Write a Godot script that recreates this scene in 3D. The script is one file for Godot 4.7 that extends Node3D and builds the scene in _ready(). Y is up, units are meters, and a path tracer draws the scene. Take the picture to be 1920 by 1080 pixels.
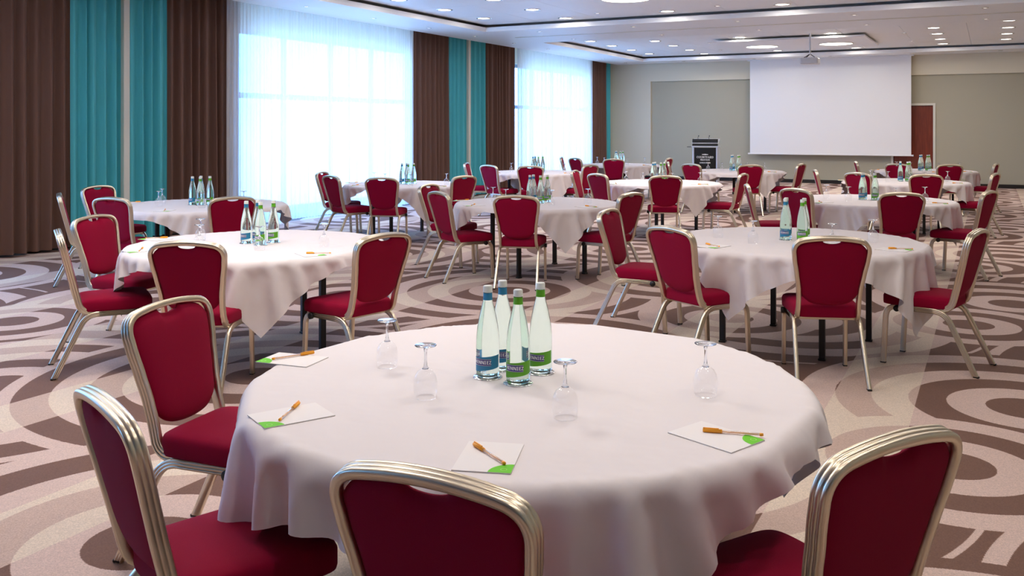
extends Node3D
# A banquet hall set cabaret style. Room axes: -z runs to the screen wall, -x to the windows, floor at y = 0.

const XL := -11.0      # window wall, inner face
const XR := 2.3
const ZF := -27.4      # screen wall
const ZB := 9.6
const HC := 3.58       # lower ceiling
const HT := 3.72       # ceiling inside the trays
const TOP := 0.76      # cloth on the tables
const TX0 := -9.3
const TX1 := 0.8
const TABLES := [
	# x, z, turn of the cloth's corner (degrees), name of the row, number from the screen wall
	[-1.37, -2.74, 51.0, "door-side row", "fifth"], [-4.7, -5.05, 46.0, "middle row", "fourth"], [-7.63, -7.3, 40.0, "window row", "fourth"],
	[-4.5, -9.25, 46.0, "middle row", "third"], [-7.7, -11.4, 41.0, "window row", "third"], [-1.3, -7.08, 22.0, "door-side row", "fourth"],
	[-1.25, -11.4, 15.0, "door-side row", "third"], [-4.5, -13.5, 37.0, "middle row", "second"], [-1.2, -15.55, 18.0, "door-side row", "second"],
	[-7.6, -15.6, 40.0, "window row", "second"], [-4.4, -17.8, 40.0, "middle row", "first"], [-7.5, -19.6, 44.0, "window row", "first"], [-1.15, -19.6, 20.0, "door-side row", "first"]]
# table, place at it (0 window side .. 3 door side), x and z of the top of the backrest, extra turn
const CHAIRS := [
	[0, 0, -2.85, -2.55, 0], [0, 1, -1.97, -1.56, 4], [0, 2, -0.978, -1.51, -17], [0, 3, -0.18, -2.165, -5],
	[1, 0, -6.1, -4.76, 0], [1, 1, -5.43, -3.97, 0], [1, 2, -4.21, -3.92, 0], [1, 3, -3.4, -4.79, 0],
	[2, 0, -9.15, -7.2, 0], [2, 1, -8.46, -6.2, 0], [2, 2, -7.5, -6.05, 0], [2, 3, -6.52, -6.66, 0],
	[3, 0, -5.92, -9.2, 0], [3, 1, -5.14, -8.17, 0], [3, 2, -4.17, -8.08, 0], [3, 3, -3.28, -8.97, 0],
	[4, 0, -9.0, -11.02, 0], [4, 1, -8.19, -10.22, 0], [4, 2, -7.27, -10.15, 0], [4, 3, -6.5, -11.05, 0],
	[5, 0, -2.8, -7.06, 0], [5, 1, -1.94, -6.0, 0], [5, 2, -0.87, -5.92, 0], [5, 3, -0.07, -6.79, 0],
	[6, 0, -2.58, -10.95, 0], [6, 1, -1.92, -10.4, 0], [6, 2, -0.82, -10.25, 0], [6, 3, -0.01, -11.0, 0],
	[7, 0, -5.82, -13.27, 0], [7, 1, -5.1, -12.45, 0], [7, 2, -4.03, -12.35, 0], [7, 3, -3.2, -13.45, 0],
	[8, 0, -2.5, -15.2, 0], [8, 1, -1.78, -14.52, 0], [8, 2, -0.83, -14.39, 0], [8, 3, 0.06, -15.25, 0],
	[9, 0, -8.89, -15.15, 0], [9, 1, -8.02, -14.45, 0], [9, 2, -7.15, -14.4, 0], [9, 3, -6.38, -15.3, 0],
	[10, 0, -5.63, -17.4, 0], [10, 1, -4.95, -16.65, 0], [10, 2, -3.85, -16.68, 0], [10, 3, -3.12, -17.6, 0],
	[11, 0, -8.73, -19.16, 0], [11, 1, -8.12, -18.55, 0], [11, 2, -7.15, -18.4, 0], [11, 3, -6.3, -19.6, 0],
	[12, 0, -2.4, -19.3, 0], [12, 1, -1.56, -18.4, 0], [12, 2, -0.67, -18.45, 0], [12, 3, 0.08, -19.4, 0]]

var mats := {}
var names := {}


# ---------------------------------------------------------------- materials
func mat(key: String, c: Color, rough := 0.8, metal := 0.0) -> StandardMaterial3D:
	if not mats.has(key):
		var m := StandardMaterial3D.new()
		m.resource_name = key
		m.albedo_color = c
		m.roughness = rough
		m.metallic = metal
		mats[key] = m
	return mats[key]


func noise_tex(freq: float, size := 256, kind := FastNoiseLite.TYPE_SIMPLEX_SMOOTH, octaves := 3) -> NoiseTexture2D:
	var n := FastNoiseLite.new()
	n.seed = 7
	n.noise_type = kind
	n.frequency = freq
	n.fractal_octaves = octaves
	var t := NoiseTexture2D.new()
	t.width = size
	t.height = size
	t.seamless = true
	t.noise = n
	return t


# ---------------------------------------------------------------- nodes
func numbered(called: String) -> String:
	var k: int = names.get(called, 0)
	names[called] = k + 1
	return called if k == 0 else "%s_%03d" % [called, k]


func tag(o: Node, label: String, category: String, group := "") -> void:
	o.set_meta("label", label)
	o.set_meta("category", category)
	if group:
		o.set_meta("group", group)


func thing(called: String, label: String, category: String, at := Vector3.ZERO, turn := 0.0, group := "") -> Node3D:
	var o := Node3D.new()
	o.name = numbered(called)
	add_child(o)
	o.position = at
	o.rotation.y = turn
	tag(o, label, category, group)
	return o


func part(called: String, mesh: Mesh, m: Material, parent: Node, at := Vector3.ZERO) -> MeshInstance3D:
	var o := MeshInstance3D.new()
	o.name = called
	o.mesh = mesh
	o.material_override = m
	parent.add_child(o, true)
	o.position = at
	return o


func single(called: String, mesh: Mesh, m: Material, label: String, category: String, at := Vector3.ZERO, turn := 0.0, group := "") -> MeshInstance3D:
	var o := part(numbered(called), mesh, m, self, at)
	o.rotation.y = turn
	tag(o, label, category, group)
	return o


func structure(called: String, mesh: Mesh, m: Material, at := Vector3.ZERO, label := "", category := "") -> MeshInstance3D:
	var o := part(called, mesh, m, self, at)
	o.set_meta("kind", "structure")
	if label:
		tag(o, label, category)
	return o


func copy(o: Node3D, at: Vector3, turn: float, label: String, group: String) -> Node3D:
	var c: Node3D = o.duplicate()
	c.name = numbered(str(o.name).rstrip("_0123456789"))
	add_child(c)
	c.position = at
	c.rotation.y = turn
	c.set_meta("label", label)
	c.set_meta("group", group)
	return c


# ---------------------------------------------------------------- shapes
func st_new() -> SurfaceTool:
	var st := SurfaceTool.new()
	st.begin(Mesh.PRIMITIVE_TRIANGLES)
	return st


func done(st: SurfaceTool) -> ArrayMesh:
	st.generate_normals()
	st.index()
	return st.commit()


func tri(st: SurfaceTool, a: Vector3, b: Vector3, c: Vector3, g := 0) -> void:
	st.set_smooth_group(g)
	st.add_vertex(a)
	st.add_vertex(b)
	st.add_vertex(c)


func quad(st: SurfaceTool, a: Vector3, b: Vector3, c: Vector3, d: Vector3, g := 0) -> void:
	tri(st, a, b, c, g)
	tri(st, a, c, d, g)


# rows of points; the surface looks along (step between rows) x (step within a row), or the other way when flipped
func sheet(st: SurfaceTool, rows: Array, closed := false, flip := false, g := 0) -> void:
	for i in rows.size() - 1:
		var p: PackedVector3Array = rows[i]
		var q: PackedVector3Array = rows[i + 1]
		var n := p.size()
		for j in (n if closed else n - 1):
			var k := (j + 1) % n
			if flip:
				quad(st, p[j], q[j], q[k], p[k], g)
			else:
				quad(st, p[j], p[k], q[k], q[j], g)


# profile: Vector2(radius, y) from the bottom up on the outside; a NAN entry starts a new smooth group
func lathe(st: SurfaceTool, profile: Array, seg := 24, at := Vector3.ZERO) -> void:
	var g := 0
	for i in profile.size() - 1:
		var a: Vector2 = profile[i]
		var b: Vector2 = profile[i + 1]
		if is_nan(a.x):
			g += 1
			continue
		if is_nan(b.x):
			continue
		for j in seg:
			var t0 := TAU * j / seg
			var t1 := TAU * (j + 1) / seg
			var p0 := at + Vector3(a.x * cos(t0), a.y, a.x * sin(t0))
			var p1 := at + Vector3(b.x * cos(t0), b.y, b.x * sin(t0))
			var p2 := at + Vector3(b.x * cos(t1), b.y, b.x * sin(t1))
			var p3 := at + Vector3(a.x * cos(t1), a.y, a.x * sin(t1))
			if b.x > 1e-6:
				tri(st, p0, p2, p1, g)
			if a.x > 1e-6:
				tri(st, p0, p3, p2, g)


func lathed(profile: Array, seg := 24) -> ArrayMesh:
	var st := st_new()
	lathe(st, profile, seg)
	return done(st)


# a box with chamfered edges
func box(st: SurfaceTool, c: Vector3, s: Vector3, b := 0.0) -> void:
	var h := s / 2
	if b <= 0.0:
		b = 0.0
	for axis in 3:
		for sg in [-1.0, 1.0]:
			var u := (axis + 1) % 3
			var v := (axis + 2) % 3
			var p := []
			for k in [[-1, -1], [1, -1], [1, 1], [-1, 1]]:
				var e := Vector3.ZERO
				e[axis] = sg * h[axis]
				e[u] = k[0] * (h[u] - b)
				e[v] = k[1] * (h[v] - b)
				p.append(c + e)
			if sg > 0:
				quad(st, p[0], p[3], p[2], p[1], -1)
			else:
				quad(st, p[0], p[1], p[2], p[3], -1)
	if b > 0.0:
		for axis in 3:
			var u := (axis + 1) % 3
			var v := (axis + 2) % 3
			for su in [-1.0, 1.0]:
				for sv in [-1.0, 1.0]:
					var a0 := Vector3.ZERO
					a0[u] = su * h[u]
					a0[v] = sv * (h[v] - b)
					var b0 := Vector3.ZERO
					b0[u] = su * (h[u] - b)
					b0[v] = sv * h[v]
					var e := Vector3.ZERO
					e[axis] = h[axis] - b
					if su * sv > 0:
						quad(st, c + a0 - e, c + a0 + e, c + b0 + e, c + b0 - e, -1)
					else:
						quad(st, c + a0 - e, c + b0 - e, c + b0 + e, c + a0 + e, -1)
		for sx in [-1.0, 1.0]:
			for sy in [-1.0, 1.0]:
				for sz in [-1.0, 1.0]:
					var k := Vector3(sx, sy, sz)
					var p := c + Vector3(h.x, h.y - b, h.z - b) * k
					var q := c + Vector3(h.x - b, h.y, h.z - b) * k
					var r := c + Vector3(h.x - b, h.y - b, h.z) * k
					if sx * sy * sz > 0:
						tri(st, p, r, q, -1)
					else:
						tri(st, p, q, r, -1)


func boxed(s: Vector3, b := 0.0, c := Vector3.ZERO) -> ArrayMesh:
	var st := st_new()
	box(st, c, s, b)
	return done(st)


# box between two corners
func span(a: Vector3, b: Vector3, bevel := 0.0) -> ArrayMesh:
	return boxed((b - a).abs(), bevel, (a + b) / 2)


# sweep of a closed section (Vector2: x along side, y along side x tangent) on a path; side gives the first axis at each point
func sweep(st: SurfaceTool, path: PackedVector3Array, side: PackedVector3Array, section: PackedVector2Array, caps := true, g := 0) -> void:
	var rows := []
	for i in path.size():
		var t := (path[mini(i + 1, path.size() - 1)] - path[maxi(i - 1, 0)]).normalized()
		var n := (side[i] - t * side[i].dot(t)).normalized()
		var b := n.cross(t)
		var row := PackedVector3Array()
		for s in section:
			row.append(path[i] + n * s.x + b * s.y)
		rows.append(row)
	sheet(st, rows, true, false, g)
	if caps:
		for e in [0, rows.size() - 1]:
			var row: PackedVector3Array = rows[e]
			for j in range(1, row.size() - 1):
				if e == 0:
					tri(st, row[0], row[j + 1], row[j], -1)
				else:
					tri(st, row[0], row[j], row[j + 1], -1)


func circle(r: float, n := 10) -> PackedVector2Array:
	var p := PackedVector2Array()
	for i in n:
		p.append(Vector2(cos(TAU * i / n), sin(TAU * i / n)) * r)
	return p


func tube(path: PackedVector3Array, r: float, n := 10) -> ArrayMesh:
	var st := st_new()
	var side := PackedVector3Array()
	for i in path.size():
		var t := (path[mini(i + 1, path.size() - 1)] - path[maxi(i - 1, 0)]).normalized()
		side.append(t.cross(Vector3(0.31, 0.17, 0.93)).normalized())
	sweep(st, path, side, circle(r, n))
	return done(st)


# corners of a polyline rounded with the given radius
func rounded(points: Array, radius: float, steps := 6) -> PackedVector3Array:
	var out := PackedVector3Array()
	for i in points.size():
		var p: Vector3 = points[i]
		if i == 0 or i == points.size() - 1:
			out.append(p)
			continue
		var a: Vector3 = p + (points[i - 1] - p).normalized() * radius
		var b: Vector3 = p + (points[i + 1] - p).normalized() * radius
		for k in steps + 1:
			var t := float(k) / steps
			out.append(a.lerp(p, t).lerp(p.lerp(b, t), t))
	return out


func lettering(text: String, size: float, depth := 0.001, font := "Droid Sans", weight := 700) -> TextMesh:
	var f := SystemFont.new()
	f.font_names = PackedStringArray([font])
	f.font_weight = weight
	var t := TextMesh.new()
	t.text = text
	t.font = f
	t.font_size = 32
	t.pixel_size = size / 32.0
	t.depth = depth
	t.curve_step = 2.0
	return t


# lettering bent round an upright cylinder about the y axis, facing +z
func bent(text: String, size: float, r: float) -> ArrayMesh:
	var arrays := lettering(text, size, 0.0004).get_mesh_arrays()
	var v: PackedVector3Array = arrays[Mesh.ARRAY_VERTEX]
	var n: PackedVector3Array = arrays[Mesh.ARRAY_NORMAL]
	for i in v.size():
		var a := v[i].x / r
		var d := r + v[i].z
		v[i] = Vector3(sin(a) * d, v[i].y, cos(a) * d)
		n[i] = n[i].rotated(Vector3.UP, a)
	arrays[Mesh.ARRAY_VERTEX] = v
	arrays[Mesh.ARRAY_NORMAL] = n
	arrays[Mesh.ARRAY_TANGENT] = null
	var m := ArrayMesh.new()
	m.add_surface_from_arrays(Mesh.PRIMITIVE_TRIANGLES, arrays)
	return m


# ---------------------------------------------------------------- carpet
func carpet_texture() -> ImageTexture:
	# one repeat is 7.0 m by 3.5 m: overlapping discs of concentric rings, straight cuts change the palette
	var w := 2048
	var h := 1024
	var discs := [   # x, z, radius, ring width, phase; later ones lie on top
		[-1.5, -4.4, 1.5, 0.21, 0.0], [-5.5, -3.6, 1.55, 0.21, 0.0], [-4.2, -8.0, 1.5, 0.2, 0.0], [-2.9, -2.5, 1.3, 0.23, 0.0], [0.17, -6.0, 1.32, 0.205, 0.0],
		[-0.17, -4.84, 0.74, 0.19, 0.0], [-1.95, -7.7, 0.72, 0.19, 0.0]]
	var dark := Color(0.45, 0.33, 0.28)
	var pink := Color(0.80, 0.70, 0.655)
	var tan := Color(0.75, 0.65, 0.595)
	var cream := Color(0.84, 0.77, 0.695)
	var bytes := PackedByteArray()
	bytes.resize(w * h * 3)
	var rng := RandomNumberGenerator.new()
	rng.seed = 11
	for py in h:
		var z := 3.5 * py / h
		for px in w:
			var x := 7.0 * px / w
			var v := 0
			for k in discs.size():
				var d: Array = discs[discs.size() - 1 - k]
				var dx := fposmod(x - d[0] + 3.5, 7.0) - 3.5
				var dz := fposmod(z - d[1] + 1.75, 3.5) - 1.75
				var q := dx * dx + dz * dz
				if q < d[2] * d[2]:
					v = int(sqrt(q) / d[3] + d[4]) % 2
					break
			# pale strips run the length of the room
			var pale := fposmod(x + 0.62 + 0.225, 1.4) < 0.45
			var c: Color = (cream if v else tan) if pale else (pink if v else dark)
			var s := 1.0 + (rng.randf() - 0.5) * 0.16
			var at := (py * w + px) * 3
			bytes[at] = clampi(int(c.r * s * 255), 0, 255)
			bytes[at + 1] = clampi(int(c.g * s * 255), 0, 255)
			bytes[at + 2] = clampi(int(c.b * s * 255), 0, 255)
	return ImageTexture.create_from_image(Image.create_from_data(w, h, false, Image.FORMAT_RGB8, bytes))


# ---------------------------------------------------------------- chair
func chair_section(wide: float, deep: float) -> PackedVector2Array:
	# a flat aluminium extrusion with two grooves along its outer face
	var p := PackedVector2Array()
	var a := wide / 2
	var b := deep / 2
	var c := 0.004
	for q in [[-a + c, -b], [a - c, -b], [a, -b + c], [a, -b * 0.42], [a - 0.0022, -b * 0.34], [a, -b * 0.26], [a, b * 0.26], [a - 0.0022, b * 0.34], [a, b * 0.42], [a, b - c], [a - c, b], [-a + c, b], [-a, b - c], [-a, -b + c]]:
		p.append(Vector2(q[0], q[1]))
	return p


func back_point(u: float, y: float, off := 0.0) -> Vector3:
	# the leaning plane of the backrest; chair looks to +z, its origin is under the top of the back
	var lean := 0.25
	return Vector3(u, y, (0.93 - y) * lean + off)


func half_width(y: float) -> float:
	var keys := [[0.40, 0.182], [0.52, 0.181], [0.60, 0.186], [0.70, 0.202], [0.78, 0.217], [0.84, 0.224], [0.88, 0.222], [0.93, 0.2]]
	for i in keys.size() - 1:
		if y <= keys[i + 1][0]:
			return lerpf(keys[i][1], keys[i + 1][1], smoothstep(keys[i][0], keys[i + 1][0], y) * 0.4 + 0.6 * clampf((y - keys[i][0]) / (keys[i + 1][0] - keys[i][0]), 0, 1))
	return 0.2


func frame_outline() -> PackedVector3Array:
	var half := []
	for i in 15:
		var y := lerpf(0.47, 0.833, i / 14.0)
		half.append(Vector2(half_width(y), y))
	# rounded shoulder, then the low arch
	var c0 := Vector2(half_width(0.833), 0.833)
	for i in range(1, 10):
		var t := i / 9.0
		var e := c0.lerp(Vector2(0.226, 0.898), t).lerp(Vector2(0.226, 0.898).lerp(Vector2(0.15, 0.907), t), t)
		half.append(e)
	for i in range(1, 7):
		var t := i / 6.0
		half.append(Vector2(lerpf(0.15, 0.0, t), lerpf(0.907, 0.919, 1.0 - (1.0 - t) * (1.0 - t))))
	var out := PackedVector3Array()
	for p in half:
		out.append(back_point(p.x, p.y))
	for i in range(half.size() - 2, -1, -1):
		out.append(back_point(-half[i].x, half[i].y))
	return out


func make_chair() -> Node3D:
	var red: StandardMaterial3D = mats.fabric
	var metal: StandardMaterial3D = mats.aluminium
	var black := mat("black_plastic", Color(0.03, 0.03, 0.035), 0.45)
	var t := thing("banquet_chair", "chair", "chair")
	var sec := chair_section(0.025, 0.042)
	# back frame: both posts and the arch, ending in bends that run forward onto the side rails
	var path := PackedVector3Array()
	var side := PackedVector3Array()
	var outline := frame_outline()
	var foot := [Vector3(0.183, 0.405, 0.21), Vector3(0.183, 0.407, 0.175), Vector3(0.183, 0.414, 0.152), Vector3(0.183, 0.428, 0.134), Vector3(0.183, 0.448, 0.122)]
	for p in foot:
		path.append(p)
	path.append_array(outline)
	for i in foot.size():
		path.append(foot[foot.size() - 1 - i] * Vector3(-1, 1, 1))
	for i in path.size():
		# outward normal in the back's plane
		var d := path[mini(i + 1, path.size() - 1)] - path[maxi(i - 1, 0)]
		var across := Vector3(0, 0.25, 1).normalized()
		if i < foot.size():
			side.append(Vector3(1, 0, 0))
		elif i >= path.size() - foot.size():
			side.append(Vector3(-1, 0, 0))
		else:
			side.append(d.cross(across).normalized())
	var st := st_new()
	sweep(st, path, side, sec)
	part("back_frame", done(st), metal, t)
	# upholstered back with the hand hold at its top
	st = st_new()
	var front := []
	var rear := []
	var nx := 34
	var ny := 20
	for i in ny + 1:
		var fr := PackedVector3Array()
		var re := PackedVector3Array()
		for j in nx + 1:
			var s := lerpf(-1.0, 1.0, float(j) / nx)
			var y0 := 0.487 + 0.03 * s * s + 0.05 * pow(absf(s), 6.0)
			var top := 0.905 - 0.008 * s * s - 0.056 * pow(absf(s), 7.0)
			top -= 0.022 * sqrt(maxf(0.0, 1.0 - pow(s / 0.29, 2.0)))
			var v := float(i) / ny
			var y := lerpf(y0, top, v)
			var w := half_width(y) - 0.0105
			var e := (1.0 - pow(absf(s), 4.0)) * (1.0 - pow(absf(2.0 * v - 1.0), 6.0))
			fr.append(back_point(s * w, y, 0.004 + 0.024 * sqrt(maxf(e, 0.0))))
			re.append(back_point(s * w, y, -0.004 - 0.018 * sqrt(maxf(e, 0.0))))
		front.append(fr)
		rear.append(re)
	sheet(st, front, false, true)
	sheet(st, rear, false, false)
	var rim_a := PackedVector3Array()
	var rim_b := PackedVector3Array()
	for j in nx + 1:
		rim_a.append(front[0][j])
		rim_b.append(rear[0][j])
	for i in range(1, ny + 1):
		rim_a.append(front[i][nx])
		rim_b.append(rear[i][nx])
	for j in range(nx - 1, -1, -1):
		rim_a.append(front[ny][j])
		rim_b.append(rear[ny][j])
	for i in range(ny - 1, 0, -1):
		rim_a.append(front[i][0])
		rim_b.append(rear[i][0])
	sheet(st, [rim_a, rim_b], true, false)
	part("backrest", done(st), red, t)
	# seat cushion
	st = st_new()
	var rows := []
	var prof := [[0.0, 0.012], [0.004, 0.002], [0.014, 0.0], [0.056, 0.0], [0.072, 0.007], [0.08, 0.02], [0.086, 0.05], [0.09, 0.09], [0.0925, 0.14]]
	for q in prof:
		var row := PackedVector3Array()
		for k in 40:
			var a := TAU * k / 40
			var ca := cos(a)
			var sa := sin(a)
			var p := 0.26
			var x := signf(ca) * pow(absf(ca), p)
			var z := signf(sa) * pow(absf(sa), p)
			var hw := lerpf(0.2, 0.225, (z + 1) / 2)
			row.append(Vector3(x * maxf(hw - q[1], 0.01), 0.405 + q[0], 0.345 + z * maxf(0.222 - q[1], 0.01)))
		rows.append(row)
	sheet(st, rows, true, false)
	var lo: PackedVector3Array = rows[0]
	var hi: PackedVector3Array = rows[rows.size() - 1]
	for k in 40:
		tri(st, Vector3(0, 0.405, 0.345), lo[(k + 1) % 40], lo[k], 3)
		tri(st, Vector3(0, 0.4985, 0.345), hi[k], hi[(k + 1) % 40], 0)
	part("seat", done(st), red, t)
	# each side: front leg, rail and splayed rear leg of one bent tube
	var lsec := chair_section(0.025, 0.034)
	for s in [-1.0, 1.0]:
		var x: float = s * 0.2
		var whole := rounded([Vector3(x, 0.0, 0.555), Vector3(x, 0.392, 0.535), Vector3(x, 0.392, 0.16), Vector3(x * 1.06, 0.0, -0.03)], 0.075, 8)
		var cut := [0, 10, 10, 10]
		var n := whole.size()
		var f := whole.slice(0, 11)
		var r := whole.slice(9, n - 9)
		var b := whole.slice(n - 11, n)
		for q in [["leg", f], ["side_rail", r], ["leg", b]]:
			var sd := PackedVector3Array()
			for i in q[1].size():
				sd.append(Vector3(s, 0, 0))
			st = st_new()
			sweep(st, q[1], sd, lsec)
			var leg := part(q[0], done(st), metal, t)
			if q[0] == "leg":
				var e: Vector3 = whole[0] if q[1] == f else whole[n - 1]
				part("glide", boxed(Vector3(0.026, 0.012, 0.036), 0.003, e + Vector3(0, 0.006, 0)), black, leg)
		var cy := lathed([Vector2(0, -0.011), Vector2(0.019, -0.011), Vector2(0.021, -0.008), Vector2(0.021, 0.008), Vector2(0.019, 0.011), Vector2(0, 0.011)], 14)
		var bump := part("bumper", cy, black, t, Vector3(s * 0.221, 0.385, 0.46))
		bump.rotation.z = PI / 2
	for z in [0.2, 0.5]:
		part("cross_bar", boxed(Vector3(0.39, 0.022, 0.022), 0.003, Vector3(0, 0.392, z)), metal, t)
	return t


# ---------------------------------------------------------------- tablecloth
func drape(seed_: int, shift: Vector2, size := 1.94) -> ArrayMesh:
	# a square cloth of 2.08 m laid over a round table of 1.8 m, settled with distance constraints
	var n := 61
	var cell := size / (n - 1)
	var radius := 0.905
	var pos := PackedVector3Array()
	var old := PackedVector3Array()
	var free := PackedByteArray()
	var rng := RandomNumberGenerator.new()
	rng.seed = seed_
	for i in n:
		for j in n:
			var p := Vector3(j * cell - size / 2 + shift.x, 0.0, i * cell - size / 2 + shift.y)
			var rho := Vector2(p.x, p.z).length()
			var f := rho > radius - 0.01
			if f:
				# start part of the way down with irregular folds
				var over := rho - radius
				var a := atan2(p.z, p.x)
				var wav := sin(a * 9.0 + seed_) * 0.5 + sin(a * 14.0 + 2.0 * seed_) * 0.5
				var rr := radius + over * (0.55 + 0.2 * wav)
				p = Vector3(cos(a) * rr, -over * 0.75 + rng.randf() * 0.003, sin(a) * rr)
			pos.append(p)
			free.append(1 if f else 0)
	old = pos.duplicate()
	var ca := PackedInt32Array()
	var cb := PackedInt32Array()
	var cl := PackedFloat32Array()
	var cs := PackedFloat32Array()
	for i in n:
		for j in n:
			var a := i * n + j
			for o in [[0, 1, 1.0], [1, 0, 1.0], [1, 1, 0.8], [1, -1, 0.8], [0, 2, 0.05], [2, 0, 0.05]]:
				var y: int = i + o[0]
				var x: int = j + o[1]
				if y < n and x >= 0 and x < n:
					var b := y * n + x
					if free[a] or free[b]:
						ca.append(a)
						cb.append(b)
						cl.append(cell * Vector2(o[0], o[1]).length())
						cs.append(o[2])
	var count := ca.size()
	var order := []
	for a in pos.size():
		if free[a]:
			order.append(a)
	for step in 120:
		for a in order:
			var v: Vector3 = (pos[a] - old[a]) * 0.93
			old[a] = pos[a]
			pos[a] += v + Vector3(0, -0.0009 if step < 100 else -0.0001, 0)
		for it in 6:
			for k in count:
				var a := ca[k]
				var b := cb[k]
				var d := pos[b] - pos[a]
				var l := d.length()
				var e := d * ((l - cl[k]) / l * cs[k])
				if free[a]:
					if free[b]:
						e *= 0.5
						pos[a] += e
						pos[b] -= e
					else:
						pos[a] += e
				else:
					pos[b] -= e
		for a in order:
			var p := pos[a]
			var rho := sqrt(p.x * p.x + p.z * p.z)
			if rho < radius + 0.004:
				if p.y > -0.012:
					p.y = maxf(p.y, 0.0)
				else:
					var k := (radius + 0.004) / rho
					p.x *= k
					p.z *= k
				pos[a] = p
	# finer grid through the settled points
	var fine := []
	var m := (n - 1) * 2 + 1
	for i in m:
		var row := PackedVector3Array()
		for j in m:
			row.append(cubic(pos, n, i * 0.5, j * 0.5))
		fine.append(row)
	var st := st_new()
	sheet(st, fine, false, false, 0)
	return done(st)


func cubic(pos: PackedVector3Array, n: int, y: float, x: float) -> Vector3:
	var i := mini(int(y), n - 2)
	var j := mini(int(x), n - 2)
	var fy := y - i
	var fx := x - j
	var col := []
	for k in range(-1, 3):
		var r := clampi(i + k, 0, n - 1) * n
		if fx == 0.0:
			col.append(pos[r + j])
		else:
			col.append(pos[r + j].cubic_interpolate(pos[r + mini(j + 1, n - 1)], pos[r + maxi(j - 1, 0)], pos[r + mini(j + 2, n - 1)], fx))
	if fy == 0.0:
		return col[1]
	return col[1].cubic_interpolate(col[2], col[0], col[3], fy)


# ---------------------------------------------------------------- curtains
func pleats(z0: float, z1: float, x: float, y0: float, y1: float, pitch: float, depth: float, seed_: int, gather := 0.15) -> ArrayMesh:
	var st := st_new()
	var rng := RandomNumberGenerator.new()
	rng.seed = seed_
	var count := maxi(2, int(round(absf(z1 - z0) / pitch)))
	# irregular pleats: cumulative widths
	var cuts := [0.0]
	for k in count:
		cuts.append(cuts[k] + rng.randf_range(0.7, 1.3))
	var per := 10
	var rows := []
	var ph := rng.randf() * 6.0
	for i in 13:
		var v := i / 12.0
		var row := PackedVector3Array()
		for k in count:
			for q in per:
				var u := float(q) / per
				var s: float = (cuts[k] + (cuts[k + 1] - cuts[k]) * u) / cuts[count]
				var amp := depth * (0.75 + 0.25 * sin(k * 2.3 + ph)) * lerpf(1.0 + gather, 0.8, v)
				var bulge := sin(TAU * u + 0.5 * sin(TAU * u)) * amp
				var drift := 0.012 * sin(k * 1.7 + v * 2.0 + ph)
				row.append(Vector3(x + bulge, lerpf(y0, y1, v), lerpf(z0, z1, s) + drift * (1.0 - v)))
		row.append(Vector3(x, lerpf(y0, y1, v), z1))
		rows.append(row)
	sheet(st, rows, false, z1 > z0)
	return done(st)


# ---------------------------------------------------------------- the place
func _ready() -> void:
	# camera: level, lens shifted down
	var cam := Camera3D.new()
	cam.name = "camera"
	cam.projection = Camera3D.PROJECTION_FRUSTUM
	cam.near = 0.1
	cam.far = 200.0
	cam.size = 0.1 * 1080.0 / 1726.0
	cam.frustum_offset = Vector2(0, -0.1 * (540.0 - 239.0) / 1726.0)
	add_child(cam)
	cam.position = Vector3(0, 1.6, 0)
	cam.rotation.y = atan2(900.0, 1726.0)
	cam.current = true
	# sky
	var env := Environment.new()
	env.background_mode = Environment.BG_SKY
	var sky := ProceduralSkyMaterial.new()
	sky.sky_top_color = Color(0.37, 0.65, 1.0)
	sky.sky_horizon_color = Color(0.40, 0.68, 1.0)
	sky.ground_horizon_color = Color(0.43, 0.67, 0.93)
	sky.ground_bottom_color = Color(0.44, 0.58, 0.72)
	sky.sky_energy_multiplier = 1.0
	sky.ground_energy_multiplier = 1.0
	env.sky = Sky.new()
	env.sky.sky_material = sky
	env.background_energy_multiplier = 11.0
	env.tonemap_mode = Environment.TONE_MAPPER_LINEAR
	env.tonemap_exposure = 1.45
	env.sdfgi_enabled = true
	env.ssao_enabled = true
	env.ssil_enabled = true
	var we := WorldEnvironment.new()
	we.name = "environment"
	we.environment = env
	add_child(we)

	make_materials()
	shell()
	ceiling_fittings()
	far_wall()
	window_wall()
	furniture()


const LAMP_COLOR := Color(1.0, 0.965, 0.93)
const LAMP_ENERGY := 0.63
const DISC_ENERGY := 2.5


func make_materials() -> void:
	var f := mat("fabric", Color(0.55, 0.0, 0.175), 0.85)
	f.metallic_specular = 0.25
	f.rim_enabled = true
	f.rim = 0.15
	f.rim_tint = 0.4
	f.heightmap_enabled = true
	f.heightmap_scale = 0.12
	f.heightmap_texture = noise_tex(0.2, 256)
	f.uv1_triplanar = true
	f.uv1_scale = Vector3(9, 18, 9)
	mats.fabric = f
	mat("aluminium", Color(0.86, 0.81, 0.72), 0.3, 1.0)
	var c := mat("linen", Color(0.90, 0.87, 0.87), 0.85)
	c.heightmap_enabled = true
	c.heightmap_scale = 0.3
	c.heightmap_texture = noise_tex(0.012, 512)
	c.uv1_triplanar = true
	c.uv1_scale = Vector3(0.8, 0.8, 0.8)
	mat("plaster", Color(0.94, 0.94, 0.94), 0.5)
	mat("cream", Color(0.86, 0.83, 0.74), 0.8)
	mat("taupe", Color(0.69, 0.67, 0.59), 0.85)
	mat("trim_white", Color(0.86, 0.85, 0.80), 0.5)
	mat("baseboard", Color(0.09, 0.055, 0.04), 0.5)
	mat("chrome", Color(0.88, 0.88, 0.88), 0.12, 1.0)
	mat("black_steel", Color(0.025, 0.025, 0.03), 0.45)
	var g := mat("pane", Color(0.9, 0.97, 1.0, 0.06), 0.03)
	g.transparency = BaseMaterial3D.TRANSPARENCY_ALPHA


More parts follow.
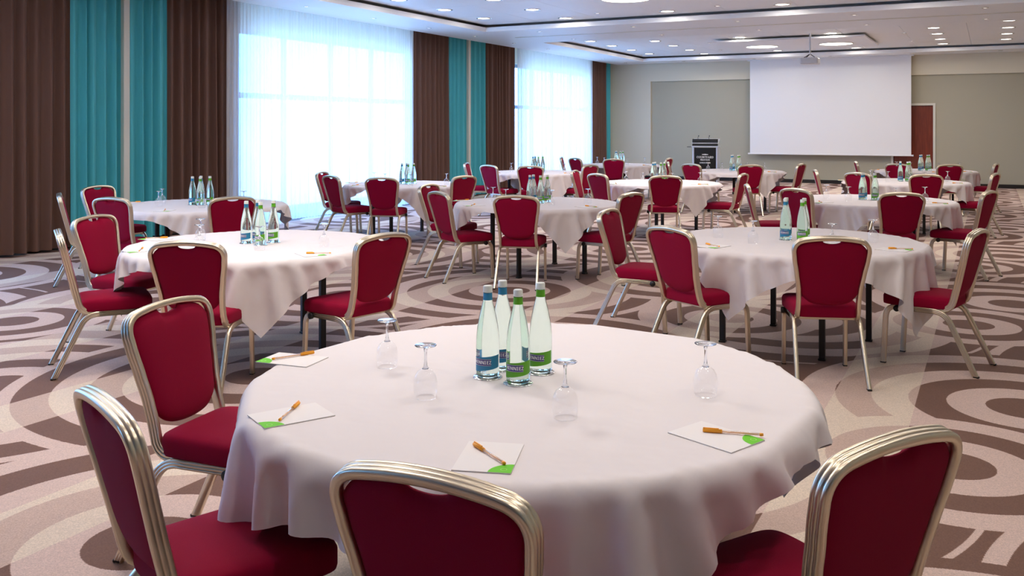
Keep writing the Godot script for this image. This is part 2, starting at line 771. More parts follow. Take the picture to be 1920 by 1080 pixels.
func shell() -> void:
	# floor with woven carpet
	var st := st_new()
	var x0 := XL - 0.3
	var x1 := XR + 0.3
	var z0 := ZF - 0.3
	var z1 := ZB + 0.3
	st.set_normal(Vector3.UP)
	for p in [[x0, z0], [x1, z0], [x1, z1], [x0, z0], [x1, z1], [x0, z1]]:
		st.set_uv(Vector2(p[0] / 7.0, p[1] / 3.5))
		st.add_vertex(Vector3(p[0], 0, p[1]))
	var carpet := mat("carpet", Color.WHITE, 0.95)
	carpet.albedo_texture = carpet_texture()
	structure("floor", st.commit(), carpet, Vector3.ZERO, "patterned carpet of brown and beige concentric arcs", "carpet")
	structure("subfloor", span(Vector3(x0, -0.3, z0), Vector3(x1, -0.004, z1)), mats.taupe)
	# walls
	structure("wall_right", span(Vector3(XR, 0, ZF), Vector3(XR + 0.3, 4.0, ZB)), mats.taupe)
	structure("wall_back", span(Vector3(XL - 0.3, 0, ZB), Vector3(XR + 0.3, 4.0, ZB + 0.3)), mat("bounce_cut_brown", Color(0.34, 0.22, 0.16), 0.6))  # unseen wall, dark brown made up to cut bounce light on the chair backs
	# ceiling: lower border and bands, trays between them
	var top := Node3D.new()
	top.name = "ceiling"
	add_child(top)
	top.set_meta("kind", "structure")
	part("roof_slab", span(Vector3(XL - 0.3, HT + 0.06, ZF - 0.6), Vector3(XR + 0.3, HT + 0.3, ZB + 0.3)), mats.plaster, top)
	var lip := 0.09
	var back := 0.5
	part("soffit", span(Vector3(-10.52, HC, ZF), Vector3(TX0, HC + lip, ZB)), mats.plaster, top)
	part("soffit", span(Vector3(TX1, HC, ZF), Vector3(XR, HC + lip, ZB)), mats.plaster, top)
	# above the soffits the void behind the edge of the trays stays open: a deep shadow gap
	part("void_wall", span(Vector3(-10.52, HC + lip, ZF), Vector3(TX0 - back, HT + 0.06, ZB)), mats.plaster, top)
	part("void_wall", span(Vector3(TX1 + back, HC + lip, ZF), Vector3(XR, HT + 0.06, ZB)), mats.plaster, top)
	var edges := [ZF, -26.35, -19.4, -16.65, -9.7, -6.95, 0.0, 2.75, 9.3, ZB]
	for k in range(0, edges.size(), 2):
		var a: float = edges[k]
		var b: float = edges[k + 1]
		part("soffit", span(Vector3(TX0, HC, a), Vector3(TX1, HC + lip, b)), mats.plaster, top)
		part("void_wall", span(Vector3(TX0 - back, HC + lip, a + (back if k > 0 else 0.0)), Vector3(TX1 + back, HT + 0.06, b - (back if k < 8 else 0.0))), mats.plaster, top)
		if k > 0 and k < 8:
			part("partition_track", span(Vector3(TX0, HC - 0.006, (a + b) / 2 - 0.05), Vector3(TX1, HC + 0.001, (a + b) / 2 + 0.05)), mats.trim_white, top)
	# ceiling panels of the trays, with open joints
	for k in range(1, edges.size() - 1, 2):
		var a: float = edges[k]
		var b: float = edges[k + 1]
		var nx := 8
		var nz := 5
		var wx := (TX1 - TX0) / nx
		var wz := (b - a) / nz
		var m := boxed(Vector3(wx - 0.006, 0.02, wz - 0.006), 0.002)
		for i in nx:
			for j in nz:
				part("ceiling_panel", m, mats.plaster, top, Vector3(TX0 + wx * (i + 0.5), HT + 0.01, a + wz * (j + 0.5)))
		# lowered raft with dark edges
		var zc := (a + b) / 2 - 0.25
		part("raft", span(Vector3(-5.95, HT - 0.09, zc - 1.35), Vector3(-2.5, HT - 0.05, zc + 1.35), 0.004), mats.plaster, top)
		part("raft_hanger", span(Vector3(-5.4, HT - 0.05, zc - 0.85), Vector3(-3.05, HT, zc + 0.85)), mats.plaster, top)


func downlight_meshes() -> Array:
	var ring := lathed([Vector2(0.115, 0.0), Vector2(0.118, -0.008), Vector2(0.15, -0.006), Vector2(0.152, 0.002)].map(func(v): return Vector2(v.x, v.y)), 28)
	var lens := lathed([Vector2(0.0, -0.003), Vector2(0.118, -0.003)], 28)
	return [ring, lens]


func area_light(parent: Node, at: Vector3, size: float, energy: float) -> void:
	var l := AreaLight3D.new()
	l.name = "lamp"
	l.area_size = Vector2(size, size)
	l.light_color = LAMP_COLOR
	l.light_energy = energy
	l.shadow_enabled = true
	l.area_range = 40.0
	l.area_attenuation = 2.0
	parent.add_child(l, true)
	l.position = at
	l.rotation.x = -PI / 2


func ceiling_fittings() -> void:
	var glow := mat("lamp_glow", Color(1, 1, 1), 0.4)
	glow.emission_enabled = true
	glow.emission = Color(1.0, 0.97, 0.93)
	glow.emission_energy_multiplier = 4.0
	var dim := mat("spot_glow", Color(0.9, 0.9, 0.9), 0.3)
	dim.emission_enabled = true
	dim.emission = Color(1.0, 0.97, 0.93)
	dim.emission_energy_multiplier = 1.2
	var ms := downlight_meshes()
	var trays := [[-22.9, "tray nearest the screen wall"], [-13.2, "second tray from the screen wall"], [-3.5, "third tray from the screen wall"]]
	for t in trays:
		var zc: float = t[0]
		var spots := []
		for k in 4:
			spots.append([-8.75, zc + 1.95 - 1.45 * k, "window-side column"])
			spots.append([-7.33, zc + 1.25 - 1.45 * k, "second column from the windows"])
			spots.append([-1.1, zc + 1.4 - 1.4 * k, "second column from the door side"])
			spots.append([0.3, zc + 2.2 - 1.45 * k, "door-side column"])
		for x in [-5.25, -3.2]:
			spots.append([x, zc + 1.25, "pair beside the raft"])
			spots.append([x, zc - 3.0, "pair beside the raft"])
		for s in spots:
			var o := thing("downlight", "bright round downlight, %s, %s" % [s[2], t[1]], "ceiling light", Vector3(s[0], HT, s[1]), 0.0, "downlights of the %s, %s" % [s[2], t[1]])
			part("trim_ring", ms[0], mats.chrome, o)
			part("lamp_lens", ms[1], glow, o)
			area_light(o, Vector3(0, -0.012, 0), 0.2, LAMP_ENERGY)
		for x in [-5.12, -3.35]:
			var o := thing("disc_light", "large round glowing disc light in the raft, ceiling %s" % t[1], "ceiling light", Vector3(x, HT - 0.09, zc - 0.5), 0.0, "disc lights of the %s" % t[1])
			part("rim", lathed([Vector2(0.38, 0.001), Vector2(0.38, -0.012), Vector2(0.4, -0.012), Vector2(0.4, 0.001)], 36), mats.trim_white, o)
			part("lamp_diffuser", lathed([Vector2(0.0, -0.008), Vector2(0.385, -0.008)], 36), glow, o)
			area_light(o, Vector3(0, -0.02, 0), 0.66, DISC_ENERGY)
	# small spots in the lower ceiling
	var sring := lathed([Vector2(0.035, 0.0), Vector2(0.036, -0.006), Vector2(0.055, -0.004), Vector2(0.056, 0.001)], 18)
	var slens := lathed([Vector2(0.0, -0.002), Vector2(0.037, -0.002)], 18)
	var small := []
	for k in 16:
		small.append([-9.95, -26.6 + k * 1.85, HC, "border along the windows"])
	for z in [-18.9, -17.15]:
		for k in 5:
			small.append([-8.3 + k * 2.05, z, HC, "band between the two far trays"])
	for k in 5:
		small.append([-8.2 + 2.1 * k, -26.85, HC, "border along the screen wall"])
	for p in [[-6.5, -20.6], [-4.25, -20.4], [-2.1, -20.6], [-6.6, -25.0], [-1.75, -22.4], [-1.75, -24.6], [-6.3, -22.8], [-6.5, -15.9], [-4.25, -15.9]]:
		small.append([p[0], p[1], HT, "panels of the trays"])
	for s in small:
		var o := thing("spot_light", "small recessed spot with a metal ring in the ceiling %s" % s[3], "spotlight", Vector3(s[0], s[2], s[1]), 0.0, "small spots in the %s" % s[3])
		part("trim_ring", sring, mats.chrome, o)
		part("lamp_lens", slens, dim, o)


func far_wall() -> void:
	var w := Node3D.new()
	w.name = "wall_far"
	add_child(w)
	w.set_meta("kind", "structure")
	var px := -9.42
	var ph := 3.03
	part("pier", span(Vector3(XL - 0.3, 0, ZF - 0.4), Vector3(px, 4.0, ZF)), mats.cream, w)
	part("upper_band", span(Vector3(px, ph, ZF - 0.4), Vector3(XR + 0.3, 4.0, ZF)), mats.cream, w)
	part("leak_stop_slab", span(Vector3(XL - 0.3, 0, ZF - 0.6), Vector3(XR + 0.3, 4.0, ZF - 0.4)), mats.cream, w)  # unseen slab added to stop sky light leaking in round the door
	var d0 := -2.42
	var d1 := -1.42
	part("recessed_panel", span(Vector3(px, 0, ZF - 0.4), Vector3(d0, ph, ZF - 0.07)), mats.taupe, w)
	part("recessed_panel", span(Vector3(d1, 0, ZF - 0.4), Vector3(XR + 0.3, ph, ZF - 0.07)), mats.taupe, w)
	part("recessed_panel", span(Vector3(d0, 2.2, ZF - 0.4), Vector3(d1, ph, ZF - 0.07)), mats.taupe, w)
	structure("baseboard_far", span(Vector3(px, 0, ZF - 0.075), Vector3(d0 - 0.06, 0.1, ZF - 0.05), 0.003), mats.baseboard)
	structure("baseboard_right_of_door", span(Vector3(d1 + 0.06, 0, ZF - 0.075), Vector3(XR, 0.1, ZF - 0.05), 0.003), mats.baseboard).name = "baseboard_door_side"
	structure("baseboard_left", span(Vector3(XL, 0, ZF), Vector3(px, 0.1, ZF + 0.02), 0.003), mats.baseboard)
	# wooden door
	var wood := mat("mahogany", Color(0.52, 0.20, 0.08), 0.4)
	var grain := NoiseTexture2D.new()
	var n := FastNoiseLite.new()
	n.seed = 3
	n.frequency = 0.02
	n.fractal_octaves = 4
	grain.noise = n
	grain.width = 256
	grain.height = 256
	grain.seamless = true
	var ramp := Gradient.new()
	ramp.set_color(0, Color(0.75, 0.7, 0.65))
	ramp.set_color(1, Color(1, 1, 1))
	grain.color_ramp = ramp
	wood.albedo_texture = grain
	wood.uv1_triplanar = true
	wood.uv1_scale = Vector3(3.0, 0.25, 3.0)
	var door := Node3D.new()
	door.name = "door_1"
	add_child(door)
	door.set_meta("kind", "structure")
	part("door_leaf", span(Vector3(d0 + 0.003, 0.006, ZF - 0.15), Vector3(d1 - 0.003, 2.196, ZF - 0.1), 0.004), wood, door)
	part("door_frame", span(Vector3(d0 - 0.06, 0, ZF - 0.1), Vector3(d0, 2.26, ZF - 0.045), 0.004), mats.trim_white, door)
	part("door_frame", span(Vector3(d1, 0, ZF - 0.1), Vector3(d1 + 0.06, 2.26, ZF - 0.045), 0.004), mats.trim_white, door)
	part("door_frame", span(Vector3(d0, 2.2, ZF - 0.1), Vector3(d1, 2.26, ZF - 0.045), 0.004), mats.trim_white, door)
	part("door_handle", tube(rounded([Vector3(d0 + 0.08, 1.05, ZF - 0.1), Vector3(d0 + 0.08, 1.05, ZF - 0.05), Vector3(d0 + 0.2, 1.05, ZF - 0.05)], 0.015), 0.009), mats.chrome, door)
	# projection screen
	var s := thing("projection_screen", "large white projection screen lowered in front of the far wall", "screen", Vector3(-4.13, 0, ZF + 0.16))
	var white := mat("screen_white", Color(0.93, 0.93, 0.93), 0.8)
	part("fabric", span(Vector3(-2.18, 0.85, -0.002), Vector3(2.18, HC - 0.02, 0.002)), white, s)
	part("bottom_bar", span(Vector3(-2.21, 0.815, -0.015), Vector3(2.21, 0.855, 0.015), 0.006), white, s)
	for k in [-1.0, 1.0]:
		part("end_cap", boxed(Vector3(0.04, 0.045, 0.036), 0.006, Vector3(k * 2.22, 0.835, 0)), mats.plaster, s)
	part("case", span(Vector3(-2.25, HC - 0.03, -0.06), Vector3(2.25, HC - 0.001, 0.06), 0.004), mats.plaster, s)
	# projector on its ceiling mount
	var pj := thing("projector", "white projector hanging from the ceiling before the screen", "projector", Vector3(-3.55, 3.06, -21.0), 0.0)
	var pm := mat("projector_white", Color(0.85, 0.85, 0.86), 0.4)
	part("body", boxed(Vector3(0.38, 0.14, 0.34), 0.02), pm, pj)
	part("lens", lathed([Vector2(0.0, 0.0), Vector2(0.04, 0.0), Vector2(0.045, 0.03), Vector2(0.0, 0.03)], 18), mats.black_steel, pj, Vector3(0.08, 0, -0.19)).rotation.x = PI / 2
	for k in [-1.0, 1.0]:
		part("bracket_arm", tube(PackedVector3Array([Vector3(k * 0.13, 0.06, 0.1), Vector3(0, 0.16, 0)]), 0.008), mats.black_steel, pj)
		part("bracket_arm", tube(PackedVector3Array([Vector3(k * 0.13, 0.06, -0.1), Vector3(0, 0.16, 0)]), 0.008), mats.black_steel, pj)
	part("pole", tube(PackedVector3Array([Vector3(0, 0.15, 0), Vector3(0, HT - 3.06 - 0.05, 0)]), 0.02), pm, pj)
	lectern()


func lectern() -> void:
	var black := mat("lectern_black", Color(0.015, 0.015, 0.018), 0.35)
	var silver := mat("lectern_silver", Color(0.8, 0.81, 0.84), 0.35, 0.6)
	var o := thing("lectern", "black lectern with white lettering and silver side posts beside the screen", "lectern", Vector3(-7.08, 0, -25.3), deg_to_rad(8))
	part("front_panel", boxed(Vector3(0.6, 0.98, 0.03), 0.004, Vector3(0, 0.55, 0.2)), black, o)
	for k in [-1.0, 1.0]:
		part("side_post", boxed(Vector3(0.045, 1.06, 0.4), 0.006, Vector3(k * 0.322, 0.53, 0.02)), silver, o)
	part("base", boxed(Vector3(0.74, 0.04, 0.52), 0.006, Vector3(0, 0.02, 0.02)), silver, o)
	part("shelf", boxed(Vector3(0.74, 0.03, 0.42), 0.004, Vector3(0, 1.07, 0.04)), silver, o)
	var desk := part("reading_desk", boxed(Vector3(0.7, 0.2, 0.03), 0.004), black, o, Vector3(0.0, 1.18, 0.2))
	desk.rotation.x = -0.15
	part("desk_top", boxed(Vector3(0.72, 0.02, 0.42), 0.004), silver, o, Vector3(0, 1.22, 0.02)).rotation.x = 0.28
	part("side_tray", boxed(Vector3(0.16, 0.015, 0.26), 0.004, Vector3(-0.42, 1.06, 0.08)), black, o)
	for x in [-0.22, 0.08]:
		var mic := part("microphone", tube(rounded([Vector3(x, 1.24, 0.0), Vector3(x, 1.33, 0.02), Vector3(x, 1.36, -0.08)], 0.03), 0.006), black, o)
		part("microphone_head", lathed([Vector2(0, -0.02), Vector2(0.014, -0.014), Vector2(0.014, 0.014), Vector2(0, 0.02)], 10), black, mic, Vector3(x, 1.36, -0.09))
	var ink := mat("print_white", Color(0.92, 0.92, 0.9), 0.6)
	var z := 0.2165
	for k in 5:
		part("emblem", boxed(Vector3(0.026, 0.03 - 0.006 * absf(k - 2), 0.002), 0.0, Vector3((k - 2) * 0.034, 0.852, z)), ink, o)
	part("lettering", lettering("COURTYARD", 0.072, 0.002, "Droid Serif", 700), ink, o, Vector3(0, 0.775, z))
	part("lettering", lettering("Marriott", 0.06, 0.002, "Droid Serif", 700), ink, o, Vector3(0, 0.705, z))
	part("lettering", lettering("ZURICH NORD", 0.044, 0.002, "Droid Sans", 700), ink, o, Vector3(0, 0.62, z))


func window_wall() -> void:
	var w := Node3D.new()
	w.name = "wall_left"
	add_child(w)
	w.set_meta("kind", "structure")
	var wins := [[-26.5, -21.2], [-16.55, -11.3], [-6.5, -1.4], [3.1, 8.2]]
	var y0 := 0.12
	var y1 := 3.26
	var z := ZF
	for q in wins:
		part("pier", span(Vector3(XL - 0.3, 0, z), Vector3(XL, 4.0, q[0])), mats.cream, w)
		part("lintel", span(Vector3(XL - 0.3, y1, q[0]), Vector3(XL, 4.0, q[1])), mats.cream, w)
		part("sill", span(Vector3(XL - 0.3, 0, q[0]), Vector3(XL + 0.03, y0, q[1])), mats.cream, w)
		z = q[1]
	part("pier", span(Vector3(XL - 0.3, 0, z), Vector3(XL, 4.0, ZB)), mats.cream, w)
	for zz in [-8.895, -18.395]:
		part("pilaster", span(Vector3(XL, 0, zz - 0.05), Vector3(-10.69, HC + 0.05, zz + 0.05), 0.004), mats.trim_white, w)
	var fm := mat("window_frame", Color(0.5, 0.53, 0.57), 0.5)
	for i in wins.size():
		var a: float = wins[i][0]
		var b: float = wins[i][1]
		var o := Node3D.new()
		o.name = "window_%d" % (i + 1)
		add_child(o)
		o.set_meta("kind", "structure")
		var x := XL - 0.16
		for y in [y0 + 0.04, 2.14, y1 - 0.04]:
			part("frame_rail", span(Vector3(x - 0.04, y - 0.045, a), Vector3(x + 0.04, y + 0.045, b), 0.004), fm, o)
		for k in 5:
			var zz := lerpf(a + 0.035, b - 0.035, k / 4.0)
			part("frame_post", span(Vector3(x - 0.04, y0, zz - 0.035), Vector3(x + 0.04, y1, zz + 0.035), 0.004), fm, o)
		for k in 4:
			for q in [[y0, 2.14], [2.14, y1]]:
				var za := lerpf(a + 0.035, b - 0.035, k / 4.0) + 0.035
				var zb := lerpf(a + 0.035, b - 0.035, (k + 1) / 4.0) - 0.035
				part("pane", span(Vector3(x - 0.004, q[0] + 0.045, za), Vector3(x + 0.004, q[1] - 0.045, zb)), mats.pane, o)
	# curtains hang from a slot in the ceiling
	var brown := mat("curtain_brown", Color(0.43, 0.31, 0.26), 0.9)
	var teal := mat("curtain_teal", Color(0.32, 0.73, 0.77), 0.8)
	brown.rim_enabled = true
	brown.rim = 0.15
	teal.rim_enabled = true
	teal.rim = 0.15
	var voile := mat("voile", Color(0.95, 0.955, 0.96, 0.86), 0.8)
	voile.transparency = BaseMaterial3D.TRANSPARENCY_ALPHA
	voile.backlight_enabled = true
	voile.backlight = Color(1, 1, 1)
	var ct := HC + 0.08
	var rows := [
		["brown", -1.1, 3.2, ""], ["brown", 8.2, 9.5, "brown pleated curtain in the corner farthest from the screen wall"], ["brown", -8.04, -6.15, "heavy brown pleated curtain at the near edge of the first teal pair"],
		["teal", -8.85, -8.04, "teal curtain next to the wide brown curtain by the fourth window-row table"], ["teal", -9.64, -8.94, "teal curtain next to the brown curtain by the wide bright window"],
		["brown", -11.1, -9.64, "brown pleated curtain between teal curtain and the wide bright window"],
		["brown", -17.55, -15.93, "brown pleated curtain on the screen side of the wide bright window"], ["teal", -18.33, -17.55, "narrow teal curtain between two windows, beside the broad brown curtain"],
		["teal", -19.23, -18.46, "narrow teal curtain between two windows, nearer the screen wall"], ["brown", -20.75, -19.23, "brown curtain just before the window nearest the screen wall"],
		["brown", -27.0, -25.5, "brown curtain beyond the window nearest the screen wall"], ["teal", -27.36, -27.0, "last teal curtain in the corner by the screen wall"]]
	rows[0][3] = "broad brown pleated curtain between the two windows farthest from the screen wall"
	for k in rows.size():
		var r: Array = rows[k]
		single("curtain", pleats(r[2], r[1], -10.74, 0.03, ct, 0.185 if r[0] == "brown" else 0.175, 0.075, 20 + k), brown if r[0] == "brown" else teal, r[3], "curtain")
	var sheers := [[-25.62, -20.68, "sheer white curtain over the bright window nearest the screen wall"], [-15.97, -10.72, "sheer white curtain over the wide bright window behind the window row"], [-6.3, -1.0, "sheer white curtain over the third window from the screen wall"], [3.1, 8.3, "sheer white curtain over the fourth window from the screen wall"]]
	for k in sheers.size():
		single("sheer_curtain", pleats(sheers[k][1], sheers[k][0], -10.63, 0.03, ct, 0.085, 0.026, 40 + k), voile, sheers[k][2], "curtain")


# ---------------------------------------------------------------- tables and what stands on them
func make_table() -> Node3D:
	var t := thing("round_table", "table", "table")
	var wood := mat("table_board", Color(0.25, 0.2, 0.17), 0.6)
	part("tabletop", lathed([Vector2(0.0, 0.72), Vector2(0.872, 0.72), Vector2(0.878, 0.723), Vector2(0.878, 0.748), Vector2(0.875, 0.75), Vector2(0, 0.75)], 64), wood, t)
	for k in 4:
		var a := TAU * (k + 0.5) / 4 + 0.3
		var leg := part("leg", boxed(Vector3(0.04, 0.71, 0.04), 0.003, Vector3(cos(a) * 0.55, 0.37, sin(a) * 0.55)), mats.black_steel, t)
		part("foot", boxed(Vector3(0.05, 0.015, 0.05), 0.003, Vector3(cos(a) * 0.55, 0.0075, sin(a) * 0.55)), mats.black_steel, leg)
	for k in 4:
		var a := TAU * (k + 0.5) / 4 + 0.3
		var b := a + TAU / 4
		part("apron_bar", tube(PackedVector3Array([Vector3(cos(a) * 0.55, 0.7, sin(a) * 0.55), Vector3(cos(b) * 0.55, 0.7, sin(b) * 0.55)]), 0.014, 6), mats.black_steel, t)
	return t


func make_bottle(kind: String) -> Node3D:
	var t := thing("water_bottle", "bottle", "bottle")
	var glass := mat("bottle_glass", Color(0.93, 1.0, 0.96, 0.04), 0.02)
	glass.refraction_enabled = true
	glass.refraction_scale = 0.034
	var col := Color(0.15, 0.50, 0.66) if kind == "blue" else Color(0.36, 0.66, 0.08)
	var paper := mat("label_" + kind, col, 0.5)
	var violet := mat("label_violet", Color(0.16, 0.08, 0.46), 0.5)
	var ink := mat("print_white", Color(0.92, 0.92, 0.9), 0.6)
	var cap := mat("bottle_cap", Color(0.86, 0.87, 0.84), 0.4)
	part("glass", lathed([Vector2(0, 0.0), Vector2(0.03, 0.0), Vector2(0.0365, 0.003), Vector2(0.039, 0.01), Vector2(0.0395, 0.03), Vector2(0.0395, 0.105), Vector2(0.0385, 0.135), Vector2(0.0355, 0.165), Vector2(0.0305, 0.195), Vector2(0.0245, 0.222), Vector2(0.019, 0.243), Vector2(0.0155, 0.258), Vector2(0.0145, 0.268), Vector2(0.0143, 0.282), Vector2(0.0, 0.2825)], 28), glass, t)
	part("cap", lathed([Vector2(0, 0.283), Vector2(0.0162, 0.283), Vector2(0.0168, 0.285), Vector2(0.0155, 0.287), Vector2(0.0155, 0.302), Vector2(0.0135, 0.305), Vector2(0, 0.305)], 20), cap, t)
	part("neck_label", lathed([Vector2(0.0165, 0.2575), Vector2(0.0155, 0.264), Vector2(0.0151, 0.281)], 20), paper, t)
	# front label: a sheet round the body with a slanting top edge
	var st := st_new()
	var rows := []
	for i in 3:
		var row := PackedVector3Array()
		for j in 19:
			var a := lerpf(-1.65, 1.65, j / 18.0)
			var lo := 0.026 + 0.006 * a
			var hi := 0.072 + 0.004 * a
			row.append(Vector3(sin(a) * 0.0399, lerpf(lo, hi, i / 2.0), cos(a) * 0.0399))
		rows.append(row)
	sheet(st, rows, false, true)
	var lab := part("label", done(st), paper, t)
	st = st_new()
	rows = []
	for i in 2:
		var row := PackedVector3Array()
		for j in 13:
			var a := lerpf(-0.82, 0.82, j / 12.0)
			row.append(Vector3(sin(a) * 0.0401, 0.043 + 0.023 * i, cos(a) * 0.0401))
		rows.append(row)
	sheet(st, rows, false, true)
	part("name_field", done(st), violet, lab)
	# dotted border of the name field
	st = st_new()
	for i in 22:
		for y in [0.0447, 0.0643]:
			var a := lerpf(-0.79, 0.79, i / 21.0)
			box(st, Vector3(sin(a) * 0.0402, y, cos(a) * 0.0402), Vector3(0.0014, 0.0014, 0.0014))
	part("border_dots", done(st), ink, lab)
	part("lettering", bent("HENNIEZ", 0.0155, 0.0402), ink, lab, Vector3(0, 0.0545, 0))
	return t


func make_glass() -> Node3D:
	var t := thing("wine_glass", "glass", "glass")
	var m := mat("clear_glass", Color(0.97, 0.98, 1.0, 0.07), 0.02)
	m.transparency = BaseMaterial3D.TRANSPARENCY_ALPHA
	# upside down: rim on the cloth, foot in the air
	part("bowl", lathed([Vector2(0.0305, 0.001), Vector2(0.0345, 0.0), Vector2(0.0375, 0.03), Vector2(0.0375, 0.048), Vector2(0.034, 0.066), Vector2(0.026, 0.08), Vector2(0.014, 0.088), Vector2(0.006, 0.094)], 28), m, t)
	var solid := mat("stem_glass", Color(0.97, 0.98, 1.0, 0.03), 0.02)
	solid.refraction_enabled = true
	solid.refraction_scale = 0.05
	part("stem", lathed([Vector2(0.0, 0.087), Vector2(0.012, 0.089), Vector2(0.006, 0.098), Vector2(0.0042, 0.115), Vector2(0.0042, 0.14), Vector2(0.006, 0.152), Vector2(0.0, 0.1535)], 16), solid, t)
	part("foot", lathed([Vector2(0.0, 0.1525), Vector2(0.006, 0.1525), Vector2(0.02, 0.158), Vector2(0.0335, 0.1605), Vector2(0.0345, 0.162), Vector2(0.033, 0.1632), Vector2(0, 0.1632)], 28), solid, t)
	return t


func make_pad() -> Node3D:
	# A5 pad: x to the writer's right, z towards the writer, green corner at the right near end
	var t := thing("notepad", "pad", "notepad")
	var paper := mat("paper", Color(0.93, 0.91, 0.905), 0.8)
	var green := mat("print_green", Color(0.42, 0.80, 0.11), 0.7)
	part("sheets", boxed(Vector3(0.148, 0.0022, 0.21), 0.0, Vector3(0, 0.0011, 0)), paper, t)
	part("board", boxed(Vector3(0.148, 0.0008, 0.21), 0.0, Vector3(0, -0.0004, 0)), mat("board_grey", Color(0.5, 0.48, 0.46), 0.8), t)
	var st := st_new()
	var c := Vector3(0.074, 0.0025, 0.105)
	for k in 12:
		var a := PI + (PI / 2) * k / 12.0
		var b := PI + (PI / 2) * (k + 1) / 12.0
		tri(st, c, c + Vector3(cos(a), 0, sin(a)) * 0.058, c + Vector3(cos(b), 0, sin(b)) * 0.058)
	var g := part("green_corner", done(st), green, t)
	var ring := lathed([Vector2(0.007, 0.0), Vector2(0.0085, 0.0)], 14)
	part("emblem", ring, mat("print_pale", Color(0.72, 0.92, 0.5), 0.7), g, Vector3(0.053, 0.0027, 0.084))
	return t


func make_pen() -> Node3D:
	# lies along z, cap towards -z
	var t := thing("ballpoint_pen", "pen", "pen")
	var orange := mat("pen_orange", Color(1.0, 0.67, 0.14), 0.4)
	var clear := mat("pen_clear", Color(0.97, 0.88, 0.8, 0.35), 0.1)
	clear.transparency = BaseMaterial3D.TRANSPARENCY_ALPHA
	var r := 0.0046
	var b := part("barrel", lathed([Vector2(0, 0.0), Vector2(r * 0.9, 0.0), Vector2(r * 0.9, 0.1), Vector2(0, 0.1)], 10), clear, t, Vector3(0, r, 0.08))
	b.rotation.x = -PI / 2
	part("ink_tube", lathed([Vector2(0, 0.004), Vector2(0.0014, 0.004), Vector2(0.0014, 0.1), Vector2(0, 0.1)], 6), orange, b)
	var c := part("cap", lathed([Vector2(0, 0.0), Vector2(r * 1.15, 0.0), Vector2(r * 1.25, 0.045), Vector2(r * 1.1, 0.052), Vector2(0, 0.052)], 10), orange, t, Vector3(0, r * 1.2, -0.02))
	c.rotation.x = -PI / 2
	part("clip", boxed(Vector3(0.003, 0.002, 0.042), 0.0, Vector3(0, r * 2.6, -0.05)), orange, t)
	var e := part("end_plug", lathed([Vector2(0, 0.0), Vector2(r * 0.8, 0.0), Vector2(r * 0.95, 0.004), Vector2(r * 0.95, 0.01), Vector2(0, 0.01)], 10), orange, t, Vector3(0, r, 0.089))
	e.rotation.x = -PI / 2
	return t


func place(proto: Array, at: Vector3, turn: float, label: String, group: String) -> void:
	# the first placement moves the original itself
	if proto.size() == 1:
		proto.append(true)
		proto[0].position = at
		proto[0].rotation.y = turn
		proto[0].set_meta("label", label)
		proto[0].set_meta("group", group)
	else:
		copy(proto[0], at, turn, label, group)


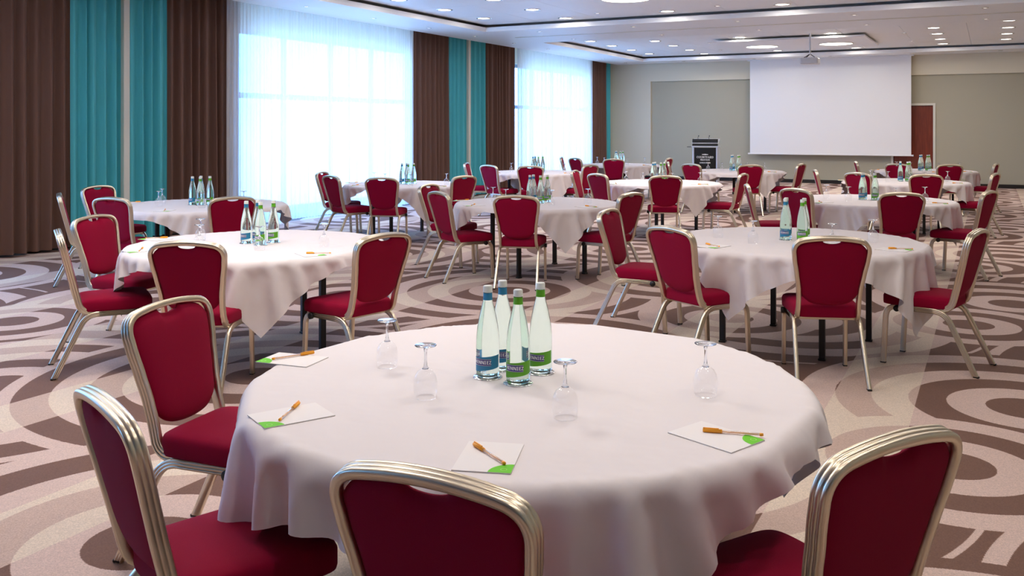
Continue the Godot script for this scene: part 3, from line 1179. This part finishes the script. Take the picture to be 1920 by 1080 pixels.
func furniture() -> void:
	var cloths := [drape(1, Vector2(0.015, -0.01)), drape(5, Vector2(0.075, 0.075)), drape(9, Vector2(-0.035, 0.075), 2.04)]
	var table := [make_table()]
	var chair := [make_chair()]
	var blue := [make_bottle("blue")]
	var green := [make_bottle("green")]
	var wine := [make_glass()]
	var pad := [make_pad()]
	var pen := [make_pen()]
	var coaster_mesh := lathed([Vector2(0.0, 0.0), Vector2(0.048, 0.0), Vector2(0.05, 0.0015), Vector2(0.048, 0.003), Vector2(0, 0.003)], 28)
	var where := ["window-side seat", "second seat from windows", "third seat from windows", "door-side seat"]
	var rng := RandomNumberGenerator.new()
	rng.seed = 5
	for k in TABLES.size():
		var t: Array = TABLES[k]
		var at := Vector3(t[0], 0, t[1])
		var which := "%s table from screen wall, %s" % [t[4], t[3]]
		place(table, at, -deg_to_rad(t[2]) + 0.4, "round banquet table on black legs, %s" % which, "round banquet tables")
		single("tablecloth", cloths[1 if k == 5 else 2 if k == 0 else 0], mats.linen, "white square cloth over the %s" % which, "tablecloth", at + Vector3(0, TOP, 0), -deg_to_rad(t[2] - 45.0 + (90.0 * (k % 4) if k > 0 and k != 5 else 0.0)), "white tablecloths")
		# bottles on mirror coasters in the middle
		var bs := [[-0.135, 0.03, 0], [-0.01, 0.05, 1], [-0.14, -0.085, 0], [-0.003, -0.105, 1]]
		for i in 4:
			var j := 0.0 if k == 0 else 0.02
			var p := at + Vector3(bs[i][0] + 0.06 * (0 if k == 0 else 1) + rng.randf_range(-j, j), TOP, bs[i][1] + rng.randf_range(-j, j))
			var col := "blue" if bs[i][2] == 0 else "green"
			var side := "farther from" if i < 2 else "nearer"
			single("coaster", coaster_mesh, mats.chrome, "silver coaster under %s-labelled bottle %s screen, %s" % [col, side, which], "coaster", p, 0.0, "silver coasters, %s" % which)
			place(blue if bs[i][2] == 0 else green, p + Vector3(0, 0.0032, 0), 0.48 - 0.45 + rng.randf_range(-0.15, 0.15), "%s-labelled water bottle %s screen, %s" % [col, side, which], "%s-labelled bottles, %s" % [col, which])
		var gs := [[-0.513, 0.077], [-0.193, 0.324], [0.275, 0.307], [0.573, -0.102]]
		for i in 4:
			var j := 0.0 if k == 0 else 0.05
			place(wine, at + Vector3(gs[i][0] + rng.randf_range(-j, j), TOP + 0.0005, gs[i][1] + rng.randf_range(-j, j)), rng.randf() * 6.0, "upturned wine glass, %s, %s" % [where[i], which], "upturned wine glasses")
		# pads and pens before each seat
		var pads := [[-0.87, 0.16, 172.0], [-0.44, 0.66, 118.0], [0.235, 0.69, 72.0], [0.705, 0.27, 22.0]]
		var pens := [[-0.885, 0.125, -27.0], [-0.46, 0.64, 21.0], [0.225, 0.68, 58.0], [0.735, 0.237, 104.0]]
		for i in 4:
			var q: Array = pads[i]
			var a := deg_to_rad(q[2])
			var dr := 0.0 if k == 0 else rng.randf_range(-0.25, 0.25)
			# the writer sits outside, so local +z points away from the middle
			place(pad, at + Vector3(q[0], TOP + 0.001, q[1]), atan2(cos(a), sin(a)) + dr, "green-cornered notepad, %s, %s" % [where[i], which], "notepads")
			var n: Array = pens[i]
			place(pen, at + Vector3(n[0], TOP + 0.0034, n[1]), deg_to_rad(n[2]) + (0.0 if k == 0 else rng.randf_range(-0.6, 0.6)), "orange-capped clear pen, %s, %s" % [where[i], which], "orange-capped pens")
	for c in CHAIRS:
		var t: Array = TABLES[c[0]]
		var top := Vector3(c[2], 0, c[3])
		var d := Vector3(t[0], 0, t[1]) - top
		var label := "red silver-framed chair, %s, %s table from screen wall, %s" % [where[c[1]], t[4], t[3]]
		place(chair, top, atan2(d.x, d.z) + deg_to_rad(c[4]), label, "banquet chairs at the %s table, %s" % [t[4], t[3]])
